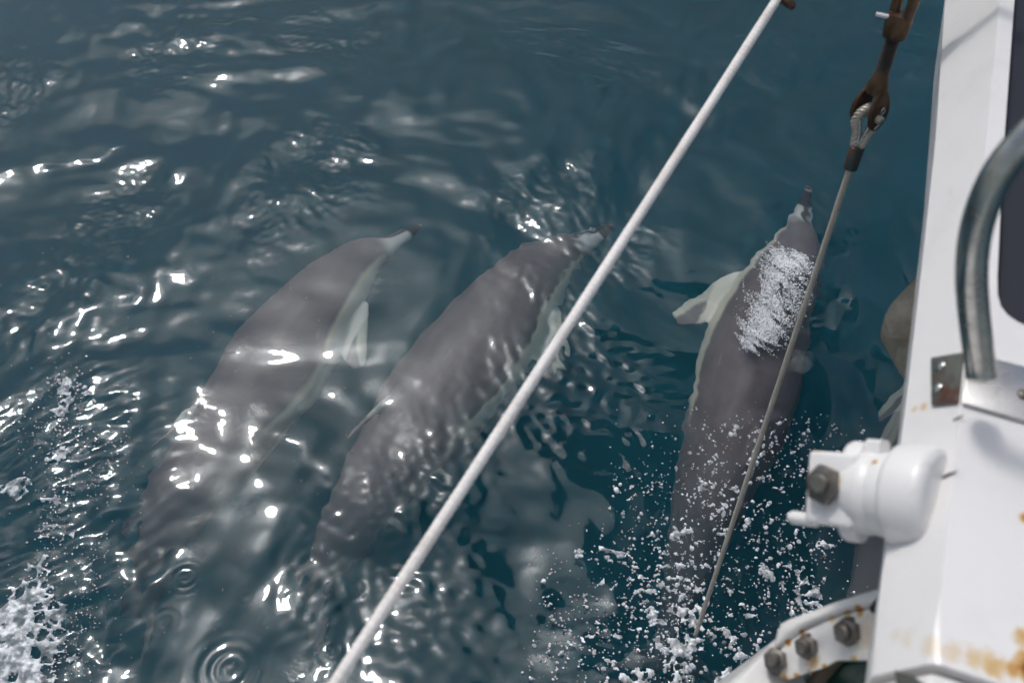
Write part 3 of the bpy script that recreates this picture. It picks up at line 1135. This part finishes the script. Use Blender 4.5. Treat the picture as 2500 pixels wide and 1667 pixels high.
def proj_y(p):
    d = p - Vector((0, 0, H))
    return 833.5 - FPX * (d.y * math.sin(TH) + d.z * math.cos(TH)) / (d.y * math.cos(TH) - d.z * math.sin(TH))


def t_at(py):
    lo_, hi_ = -.5, (SB - SA).length + 2.0
    for _ in range(50):
        m = (lo_ + hi_) / 2
        if proj_y(SA + SD * m) > py:
            lo_ = m
        else:
            hi_ = m
    return lo_


def sp(t, r=0., n=0.):
    return SD * t + SR * r + SN * n


k = NT('wire_strand')
k.principled(k.mix(k.noise(k.obj(), 25, 4, .6), (0.70, 0.64, 0.55), (0.50, 0.45, 0.38)), .45, .35)
M['wire'] = k.m
t0, t1 = -.03, t_at(405)
bm = bmesh.new()
tube(bm, [sp(t0), sp(t1)], .0028, 10)
wire = from_bm('wire', bm, M['wire'], stay)
NS, PITCH = 6, .060
strand_mesh = None
for q in range(NS):
    bm = bmesh.new()
    n = int((t1 - t0) / PITCH * 14)
    pts = []
    for i in range(n + 1):
        t = t0 + (t1 - t0) * i / n
        a = 6.28318 * (t / PITCH + q / NS)
        pts.append(sp(t, math.cos(a) * .0046, math.sin(a) * .0046))
    tube(bm, pts, .0025, 6)
    from_bm('strand', bm, M['wire'], wire)
# ferrule
bm = bmesh.new()
lathe(bm, sp(t_at(413)), SD, [(0, .012), (.002, .0145), (t_at(357) - t_at(413) - .002, .0150), (t_at(357) - t_at(413), .013)], 20)
k = NT('ferrule'); k.principled(k.mix(k.rng(k.noise(k.obj(), 45, 4), .4, .6), (0.05, 0.07, 0.07), (0.11, 0.06, 0.05)), .4, .5); M['ferrule'] = k.m
from_bm('ferrule', bm, M['ferrule'], stay, sharp=50)
# eye of the wire round its thimble
tf, tp = t_at(357), t_at(278)
eye = smooth_path([sp(tf, -.006, 0), sp(tf + .03, -.011, .0), sp(tp - .02, -.019, .004), sp(tp + .004, -.014, .010), sp(tp + .016, .0, .006), sp(tp + .008, .014, -.002), sp(tp - .02, .019, -.006), sp(tf + .03, .011, 0), sp(tf, .006, 0)], 70)
bm = bmesh.new()
tube(bm, eye, .0078, 12)
loop = from_bm('wire_eye', bm, M['wire'], stay)
for q in range(5):
    bm = bmesh.new()
    pts = []
    for i, p in enumerate(eye):
        tg = (eye[min(i + 1, 69)] - eye[max(i - 1, 0)]).normalized()
        a = tg.orthogonal().normalized() if i == 0 else (a - tg * a.dot(tg)).normalized()
        b = tg.cross(a)
        w = i * .42 + q * 6.28318 / 5
        pts.append(p + (a * math.cos(w) + b * math.sin(w)) * .0062)
    tube(bm, pts, .0036, 6)
    from_bm('strand', bm, M['wire'], loop)
bm = bmesh.new()
th_ = smooth_path([sp(tf + .006, 0, .004), sp(tf + .03, .006, .006), sp(tp - .014, .0115, .004), sp(tp + .002, .010, .004), sp(tp + .009, .0, .006), sp(tp + .002, -.009, .006), sp(tp - .014, -.011, .006), sp(tf + .03, -.005, .006), sp(tf + .006, -.001, .004)], 50)
tube(bm, th_, .0042, 8)
from_bm('thimble', bm, M['steel'], stay)
# forked jaw: two oval cheeks joined at a neck, a pin through both
PX = (SR * .80 + SN * .60).normalized()
QX = SD.cross(PX).normalized()
bm = bmesh.new()
tj0, tj1 = t_at(308), t_at(203)
LJ = tj1 - tj0
for sg in (-1, 1):
    oc = SR * (.004 * sg) + PX * (.0185 * sg)
    ring = []
    for i in range(28):
        a = 6.28318 * i / 28
        hgt = LJ * .5 * (1 - math.cos(a))
        wd = math.sin(a) * .027 * (1.0 - .42 * (hgt / LJ) ** 2)
        ring.append(SD * (tj0 + hgt) + QX * wd + oc * (1 - .55 * (hgt / LJ) ** 3))
    prism(bm, [p - PX * .004 for p in ring], PX * .008)
bevel_all(bm, .0018, 2, 50)
tube(bm, [sp(tj1 - .020), sp(tj1 - .006), sp(tj1 + .012), sp(tj1 + .028)], [.019, .021, .0155, .0125], 18)
from_bm('jaw', bm, M['bronze'], stay, sharp=45)
bm = bmesh.new()
pc = SD * (tp)
tube(bm, [pc - PX * .034, pc + PX * .034, pc + PX * .0365], [.0085, .0085, .006], 16)
pin = from_bm('clevis_pin', bm, metal('pin_metal', (0.45, 0.40, 0.33), .4, .8), stay, sharp=50)
bm = bmesh.new()
cr = pc + PX * .031
ringp = smooth_path([cr - SD * .018 - QX * .008, cr - SD * .008, cr + SD * .010, cr + SD * .020 + QX * .005, cr + SD * .026, cr + SD * .020 - QX * .005, cr + SD * .010 + QX * .001, cr - SD * .008 + QX * .002, cr - SD * .018 + QX * .006], 50)
tube(bm, ringp, .0014, 6)
from_bm('split_pin', bm, M['steel'], pin)
bm = bmesh.new()
ta, tb = t_at(207), t_at(88)
n = 150
tube(bm, [sp(ta + (tb - ta) * i / n) for i in range(n + 1)], [.0128 + .0011 * math.sin(i * 1.05) for i in range(n + 1)], 16)
from_bm('threaded_rod', bm, M['dark_rod'], stay)
# open turnbuckle body: collar and two side bars
tc0, tc1 = t_at(93), t_at(50)
td1 = t_at(-150)
bm = bmesh.new()
lathe(bm, sp(0), SD, [(tc0, .019), (tc0 + .003, .0215), (tc1 - .02, .0235), (tc1, .0245), (tc1 + .012, .022)], 28)
for sg in (-1, 1):
    o_ = (SR * .75 + SN * .66).normalized() * (.0185 * sg)
    tube(bm, [SD * (tc1 - .012) + o_ * .8, SD * (tc1 + .03) + o_, SD * (td1 - .05) + o_, SD * td1 + o_ * .8], [.010, .0105, .0105, .010], 12)
lathe(bm, sp(0), SD, [(td1 - .01, .022), (td1, .0245), (td1 + .05, .0215), (td1 + .055, .018)], 28)
body = from_bm('turnbuckle_body', bm, M['bronze'], stay, sharp=50)
bm = bmesh.new()
pb = sp(t_at(44), 0, .008)
tube(bm, [pb - SR * .016, pb - SR * .043], .0042, 10)
k = NT('white_cotter'); k.principled((0.78, 0.74, 0.72), .4); M['cotter'] = k.m
from_bm('locking_pin', bm, M['cotter'], body, sharp=50)
bm = bmesh.new()
tube(bm, [sp(td1 + .05), sp(td1 + .35)], .0125, 14)
from_bm('upper_rod', bm, M['dark_rod'], stay)

# ------------------------------------------------------------------ white rope
RA, RB = at_depth(1905, -14, 1.98), at_depth(610, 1985, 1.32)
rope = empty('rope', RB)
tag(rope, 'white braided rope stretched diagonally across the water', 'rope')
dR = (RA - RB)
Lr = dR.length
dR = dR / Lr
e_a = dR.orthogonal().normalized()
e_b = dR.cross(e_a)
nr, ns = 1100, 26
co, fa = [], []
for i in range(nr):
    t = Lr * i / (nr - 1)
    sag = -.010 * math.sin(math.pi * t / Lr)
    c = dR * t + Vector((0, 0, sag))
    for j in range(ns):
        a = 6.28318 * j / ns
        kz = t * 300
        r = .0082 * (1 + .055 * math.sin(4 * a + kz) * math.sin(4 * a - kz) + .02 * math.sin(t * 23.0))
        co.append(c + (e_a * math.cos(a) + e_b * math.sin(a)) * r)
for i in range(nr - 1):
    for j in range(ns):
        w = (j + 1) % ns
        fa.append((i * ns + j, i * ns + w, (i + 1) * ns + w, (i + 1) * ns + j))
me = bpy.data.meshes.new('line')
me.from_pydata(co, [], fa)
k = NT('white_rope')
v = k.obj()
c = k.mix(k.rng(k.noise(v, 9, 6, .7), .42, .72), (0.86, 0.83, 0.80), (0.66, 0.60, 0.55))
k.principled(c, .75, normal=k.bump(k.noise(v, 420, 3), .5, .001))
link('line', me, k.m, rope)
bm = bmesh.new()
q = RA - RB
tube(bm, [q - dR * .012 + Vector((.0, .0, 0)), q + dR * .05], .014, 14)
sh = at_depth(1925, 6, 1.97) - RB
tube(bm, [q + dR * .0, sh, sh + (sh - q) * .6], [.010, .010, .007], 12)
from_bm('end_shackle', bm, M['bronze'], rope)

# ------------------------------------------------------------------ headsail, out of frame but mirrored in the sea
def sail(name, tack, head, clew, belly, label):
    bm = bmesh.new()
    T_, H_, C_ = Vector(tack), Vector(head), Vector(clew)
    nrm = (H_ - T_).cross(C_ - T_).normalized()
    N = 24
    g = {}
    for i in range(N + 1):
        for j in range(N + 1 - i):
            a, b = i / N, j / N
            p = T_ + (H_ - T_) * a + (C_ - T_) * b
            g[i, j] = bm.verts.new(p + nrm * belly * 4 * b * (1 - a - b + .15) * (1 - a))
    for i in range(N):
        for j in range(N - i):
            bm.faces.new((g[i, j], g[i + 1, j], g[i, j + 1]))
            if j < N - i - 1:
                bm.faces.new((g[i + 1, j], g[i + 1, j + 1], g[i, j + 1]))
    bmesh.ops.solidify(bm, geom=bm.faces[:], thickness=.004)
    k = NT(name + '_cloth')
    k.principled(k.mix(k.noise(k.obj(), 6, 4), (0.060, 0.036, 0.028), (0.085, 0.05, 0.038)), .8)
    o = from_bm(name, bm, k.m)
    tag(o, label, 'sail')
    return o


sail('jib_sail', (2.4, 5.5, 3.4), (1.3, 1.6, 11.0), (0.06, 3.5, 1.95), .25, 'dark tan headsail seen only as dark patches mirrored in the water')
# ------------------------------------------------------------------ foam, spray and bubbles
def ico(sub):
    b = bmesh.new()
    bmesh.ops.create_icosphere(b, subdivisions=sub, radius=1)
    b.verts.ensure_lookup_table()
    v = np.array([tuple(q.co) for q in b.verts])
    f = np.array([[q.index for q in fc.verts] for fc in b.faces])
    b.free()
    return v, f


ICO1, ICO2 = ico(1), ico(2)


def sea_z(x, y):
    return wave_field(np.asarray(x, float), np.asarray(y, float))


def blobs(name, items, mat, lumpy=.25, parent=None):
    """items: (centre, radii xyz, rotation about z). One mesh of lumpy drops."""
    V, F, base = [], [], 0
    for c, rad, rz in items:
        big = max(rad) > .008
        v, f = ICO2 if big else ICO1
        d = 1 + lumpy * (np.sin(v @ rng.normal(0, 2.2, 3) + rng.random() * 6) * .6 + np.sin(v @ rng.normal(0, 4.5, 3) + rng.random() * 6) * .4)
        p = v * d[:, None] * np.array(rad)
        ca, sa = math.cos(rz), math.sin(rz)
        p = np.stack([p[:, 0] * ca - p[:, 1] * sa, p[:, 0] * sa + p[:, 1] * ca, p[:, 2]], -1) + np.array(c)
        V.append(p)
        F.append(f + base)
        base += len(v)
    V, F = np.vstack(V), np.vstack(F)
    me = bpy.data.meshes.new(name)
    me.vertices.add(len(V))
    me.vertices.foreach_set('co', V.astype(np.float32).ravel())
    me.loops.add(len(F) * 3)
    me.loops.foreach_set('vertex_index', F.ravel().astype(np.int32))
    me.polygons.add(len(F))
    me.polygons.foreach_set('loop_start', (np.arange(len(F)) * 3).astype(np.int32))
    me.update(calc_edges=True)
    return link(name, me, mat, parent)


k = NT('white_foam')
k.principled((0.90, 0.91, 0.92), .35)
M['foam'] = k.m
k = NT('wet_froth')
v = k.n('ShaderNodeNewGeometry').outputs['Position']
k.principled((0.90, 0.91, 0.93), .28, normal=k.bump(k.noise(v, 260, 3, .6), .6, .003), **{'Transmission Weight': k.rng(k.noise(v, 45, 3, .6), .38, .62, .0, .75), 'IOR': 1.2})
M['froth'] = k.m


def px_r(px, py, npx):
    """Size in metres of npx photograph pixels at the sea there."""
    return npx / FPX * (on_level(px, py, 0) - Vector((0, 0, H))).length


def scatter(centres, sizes, lift=.0, flat=.55):
    out = []
    xy = np.array([tuple(on_level(a, b, 0))[:2] for a, b in centres])
    zz = sea_z(xy[:, 0], xy[:, 1])
    for (a, b), s, (x, y), z in zip(centres, sizes, xy, zz):
        r = px_r(a, b, s)
        el = 1 + .16 * abs(rng.normal())
        out.append(((x, y, z + r * flat * .4 + lift * rng.random() ** 2), (r * el, r / el ** .5, r * flat), rng.random() * 3.14))
    return out


# flecks thrown up round the stem: torn islands of froth and fine drops
mixt = [((1640, 1440), (140, 130), .42), ((1740, 1170), (140, 90), .18), ((1930, 1390), (75, 120), .20), ((1440, 1560), (90, 70), .12), ((1900, 1080), (90, 50), .08)]
GM = []
for (mx, my), (sx, sy), w in mixt:
    c = on_level(mx, my, 0)
    GM.append((c.x, c.y, sx / FPX * 3.1, sy / FPX * 3.4, w))


def islands(name, x0, x1, y0, y1, step, dens, mat, scale=34.0, lift=.010, thr=.80, gain=.55, seed=0.0):
    """Torn flecks: islands of a noise field that rises above a level set by dens."""
    xs, ys = np.arange(x0, x1, step), np.arange(y0, y1, step)
    X, Y = np.meshgrid(xs, ys)
    B = dens(X, Y)
    D = np.full_like(X, -1.0)
    for i, j in zip(*np.nonzero(B > .03)):
        x, y = X[i, j], Y[i, j]
        n1 = mnoise.noise(Vector((x * scale + seed, y * scale * 1.15, seed)))
        n2 = mnoise.fractal(Vector((x * scale * .4 + 7 + seed, y * scale * .4, 2.0)), .9, 2.1, 3)
        n3 = mnoise.noise(Vector((x * scale * 3.1, y * scale * 3.1, 9 + seed)))
        D[i, j] = .62 * n1 + .30 * n2 + .22 * n3 + gain * B[i, j] - thr
    Z = sea_z(X, Y) + .002 + lift * np.sqrt(np.clip(D, 0, .5) * 2)
    ok = D > 0
    keep = ok[:-1, :-1] & ok[1:, :-1] & ok[:-1, 1:] & ok[1:, 1:]
    idx = np.arange(X.size).reshape(X.shape)
    q = np.stack([idx[:-1, :-1][keep], idx[:-1, 1:][keep], idx[1:, 1:][keep], idx[1:, :-1][keep]], -1)
    used, inv = np.unique(q, return_inverse=True)
    co = np.stack([X, Y, Z], -1).reshape(-1, 3)[used]
    me = bpy.data.meshes.new(name)
    me.from_pydata(co.tolist(), [], inv.reshape(-1, 4).tolist())
    return me


def spray_dens(X, Y):
    B = np.zeros_like(X)
    for cx, cy_, sx, sy, w in GM:
        B = np.maximum(B, (w / .42) ** .3 * np.exp(-.5 * (((X - cx) / (sx * 1.25)) ** 2 + ((Y - cy_) / (sy * 1.25)) ** 2)))
    top = on_level(1500, 985, 0).y
    return np.where((Y > top) | (X < .08), 0, B)


x0, x1 = on_level(1280, 1300, 0).x, on_level(2130, 1300, 0).x
me = islands('froth_flecks', x0, x1, .92, on_level(1500, 985, 0).y, .0036, spray_dens, None, 40.0, .014, .60, .50)
froth = link('froth_flecks', me, M['froth'])
froth['kind'] = 'stuff'
froth['label'] = 'torn white flecks of froth on the dark water by the bow'
froth['category'] = 'froth'
cs, sz = [], []
while len(cs) < 850:                               # drops that clotted into ragged lumps
    (mx, my), (sx, sy), _ = mixt[rng.choice(len(mixt), p=[m[2] for m in mixt])]
    x, y = rng.normal(mx, sx), rng.normal(my, sy)
    if y < 985 or x < 1290 or (x < 1500 and y < 1230) or y > 1720:
        continue
    s = min(2.2 + 1.8 * math.exp(rng.normal(0, .55)), 8)
    a = rng.random() * 6.28
    for _ in range(rng.integers(2, 6)):
        cs.append((x, y)); sz.append(s * (.45 + .5 * rng.random()))
        a += rng.normal(0, .9)
        x, y = x + math.cos(a) * s * .9, y + math.sin(a) * s * .8
while len(cs) < 2300:
    (mx, my), (sx, sy), _ = mixt[rng.choice(len(mixt), p=[m[2] for m in mixt])]
    x, y = rng.normal(mx, sx * 1.1), rng.normal(my, sy * 1.1)
    if y < 985 or x < 1270 or (x < 1480 and y < 1230) or y > 1760:
        continue
    cs.append((x, y)); sz.append(min(.8 + 1.0 * math.exp(rng.normal(-.4, .75)), 6))
spray = blobs('spray', scatter(cs, sz, .06, .7), M['froth'], .3)
spray['kind'] = 'stuff'
spray['label'] = 'fine white drops of spray flying round the bow'
spray['category'] = 'spray'

# ragged splash where the stem cuts the water
cs, sz = [], []


def chain(pts, n, width, smin, smax):
    P = catmull(np.linspace(0, 1, len(pts)), [(a, b, 0) for a, b in pts], np.sort(rng.random(n)))
    for p in P:
        w = rng.normal(0, width)
        a = rng.random() * 6.28
        cs.append((p[0] + math.cos(a) * w, p[1] + math.sin(a) * w)); sz.append(smin + (smax - smin) * rng.random() ** 2)


chain([(1712, 1485), (1690, 1530), (1672, 1580), (1655, 1625), (1648, 1680)], 160, 12, 2, 9)
chain([(1672, 1580), (1712, 1560), (1750, 1540), (1782, 1545), (1800, 1590), (1806, 1612)], 150, 4, 1.5, 5)
chain([(1740, 1548), (1770, 1540), (1812, 1548)], 40, 4, 2, 6)
chain([(1500, 1630), (1540, 1650), (1580, 1640), (1560, 1670), (1530, 1690)], 170, 8, 2, 9)
chain([(1752, 1664), (1778, 1636), (1800, 1612), (1815, 1604)], 120, 5, 1.5, 5)
chain([(1860, 1375), (1880, 1395), (1895, 1405), (1912, 1412)], 60, 4, 1.5, 6)
chain([(1990, 1440), (1975, 1460), (1960, 1470), (1985, 1450), (1995, 1470)], 110, 10, 2, 6)
chain([(1605, 1555), (1630, 1560), (1650, 1565), (1640, 1575)], 60, 6, 2, 9)
chain([(1640, 1490), (1660, 1480), (1675, 1500)], 60, 6, 2, 7)
chain([(1470, 1335), (1500, 1340), (1515, 1345)], 50, 5, 2, 8)
chain([(1640, 1300), (1665, 1290), (1680, 1285)], 50, 5, 2, 9)
chain([(1995, 1322), (2012, 1330), (2026, 1328), (2010, 1345)], 50, 5, 2, 7)
CH = np.array([tuple(on_level(a, b, 0))[:2] for a, b in cs])
CW = np.array([px_r(a, b, 7 + 1.6 * q) for (a, b), q in zip(cs, sz)])


def splash_dens(X, Y):
    B = np.zeros_like(X)
    for (cx, cy_), w in zip(CH, CW):
        m = (np.abs(X - cx) < 3 * w) & (np.abs(Y - cy_) < 3 * w)
        B[m] = np.maximum(B[m], np.exp(-((X[m] - cx) ** 2 + (Y[m] - cy_) ** 2) / (w * w)))
    return B


me = islands('splash', CH[:, 0].min() - .05, CH[:, 0].max() + .05, max(.9, CH[:, 1].min() - .05), CH[:, 1].max() + .05, .0034, splash_dens, None, 44.0, .022, .66, .85, 4.0)
spl = link('splash', me, M['froth'])
spl['kind'] = 'stuff'
spl['label'] = 'ragged white splash where the bow cuts the water'
spl['category'] = 'splash'

# foam of the bow wave, low left: a lacy sheet and loose bubbles
def foam_sheet(name, x0, x1, y0, y1, step, dens):
    xs = np.arange(x0, x1, step)
    ys = np.arange(y0, y1, step)
    X, Y = np.meshgrid(xs, ys)
    D = np.zeros_like(X)
    for i in range(len(ys)):
        for j in range(len(xs)):
            b = dens(xs[j], ys[i])
            if b > .02:
                p = Vector((xs[j] * 9, ys[i] * 9, 3.3))
                nz = .5 + .5 * mnoise.fractal(p, .9, 2.1, 5)
                cell = mnoise.voronoi(Vector((xs[j] * 26 + .8 * nz, ys[i] * 26, 1.0)))[0]
                lace = 1 - min(1, (cell[1] - cell[0]) * 2.4)
                D[i, j] = b * 1.25 + (nz - .5) * 1.1 + (lace - .55) * .9 - .78
    Z = sea_z(X, Y) + .004 + .016 * np.clip(D, 0, .9)
    for i in range(len(ys)):
        for j in range(len(xs)):
            if D[i, j] > 0:
                Z[i, j] += .004 * mnoise.fractal(Vector((xs[j] * 60, ys[i] * 60, 0)), .8, 2.0, 4)
    ok = D > 0
    keep = ok[:-1, :-1] & ok[1:, :-1] & ok[:-1, 1:] & ok[1:, 1:]
    idx = np.arange(X.size).reshape(X.shape)
    q = np.stack([idx[:-1, :-1][keep], idx[:-1, 1:][keep], idx[1:, 1:][keep], idx[1:, :-1][keep]], -1)
    used, inv = np.unique(q, return_inverse=True)
    co = np.stack([X, Y, Z], -1).reshape(-1, 3)[used]
    me = bpy.data.meshes.new(name)
    me.from_pydata(co.tolist(), [], inv.reshape(-1, 4).tolist())
    return me


FP = [(on_level(a, b, 0), w) for a, b, w in ((-40, 1700, .15), (20, 1610, .11), (40, 1530, .08), (70, 1450, .055), (100, 1380, .04), (120, 1300, .032), (135, 1230, .03), (125, 1560, .04), (138, 1500, .03), (150, 1120, .03), (160, 1010, .03), (165, 950, .03), (40, 1200, .03))]


def fdens(x, y):
    best = 0.0
    for (c, w) in FP:
        d = math.hypot(x - c.x, y - c.y) / (w * 1.7)
        best = max(best, math.exp(-d * d * 1.1))
    return best


pts = [c for c, _ in FP]
me = foam_sheet('bow_foam', min(p.x for p in pts) - .25, max(p.x for p in pts) + .2, min(p.y for p in pts) - .1, max(p.y for p in pts) + .15, .0042, fdens)
k = NT('sheet_foam')
v = k.obj()
k.principled(k.mix(k.rng(k.noise(v, 90, 4, .6), .4, .7), (0.86, 0.88, 0.90), (0.70, 0.74, 0.77)), .4, normal=k.bump(k.noise(v, 160, 4, .6), .9, .005), **{'Transmission Weight': k.rng(k.noise(v, 30, 3, .6), .40, .62, .0, .8), 'IOR': 1.2})
M['sheet'] = k.m
fs = link('bow_foam', me, k.m)
fs['kind'] = 'stuff'
fs['label'] = 'lacy white foam of the bow wave at the lower left'
fs['category'] = 'foam'
cs, sz = [], []
chain([(20, 1667), (60, 1530), (110, 1380), (140, 1250), (150, 1130), (170, 1000), (160, 940)], 700, 45, .5, 2.8)
chain([(120, 1660), (170, 1560), (200, 1420), (230, 1330)], 420, 60, .5, 2.2)
chain([(130, 940), (170, 950), (200, 960), (225, 980)], 60, 10, 1.2, 5)
chain([(60, 1100), (120, 1050), (200, 1090), (290, 1080), (270, 1160), (200, 1200)], 320, 34, .5, 2.2)
for _ in range(150):
    cs.append((rng.uniform(0, 900), rng.uniform(600, 1660))); sz.append(.7 + .7 * rng.random())
fb = blobs('foam_bubbles', scatter(cs, sz, .02, .6), M['froth'], .3)
fb['kind'] = 'stuff'
fb['label'] = 'loose white bubbles strewn beside the bow wave foam'
fb['category'] = 'foam'

# bubbles streaming from the blowhole of the dark dolphin
items = []
P0, P1 = Vector((1935, 618, 0)), Vector((1838, 872, 0))
ax2 = (P1 - P0).normalized()
nr2 = Vector((-ax2.y, ax2.x, 0))
LL = (P1 - P0).length
while len(items) < 17000:
    t = rng.random()
    hw = 60 + 18 * math.sin(math.pi * min(1, t * 1.1)) - 10 * (t > .85) * (t - .85) / .15
    s = rng.normal(0, .52)
    if abs(s) > 1.15:
        continue
    px, py = P0.x + ax2.x * LL * t + nr2.x * s * hw, P0.y + ax2.y * LL * t + nr2.y * s * hw
    # streaks run slantwise across the cloud
    q1, q2 = px * .75 + py * .66, -px * .66 + py * .75
    nz = mnoise.fractal(Vector((q1 * .016, q2 * .065, 5.0)), .7, 2.1, 4)
    edge = 1 - max(0, abs(s) - .3) / .85
    ends = min(1, t / .08, (1 - t) / .10)
    thin = .45 if t > .80 else 0.0
    if nz * .9 + .72 * edge * ends - thin < rng.random() * .75:
        continue
    r = px_r(px, py, .55 + 1.3 * rng.random() ** 3)
    c = on_level(px, py, -.004 - .03 * rng.random() if rng.random() < .5 else 0.0)
    items.append((c, (r * (1 + .8 * rng.random()), r, r * .8), .7 + .3 * rng.normal()))
zz = sea_z([i[0].x for i in items], [i[0].y for i in items])
items = [((c.x, c.y, c.z + z + .002), a, b) for (c, a, b), z in zip(items, zz)]
bb = blobs('bubble_cloud', items, M['foam'], .12)
bb['kind'] = 'stuff'
bb['label'] = 'cloud of white bubbles over the back of the dark dolphin'
bb['category'] = 'bubbles'
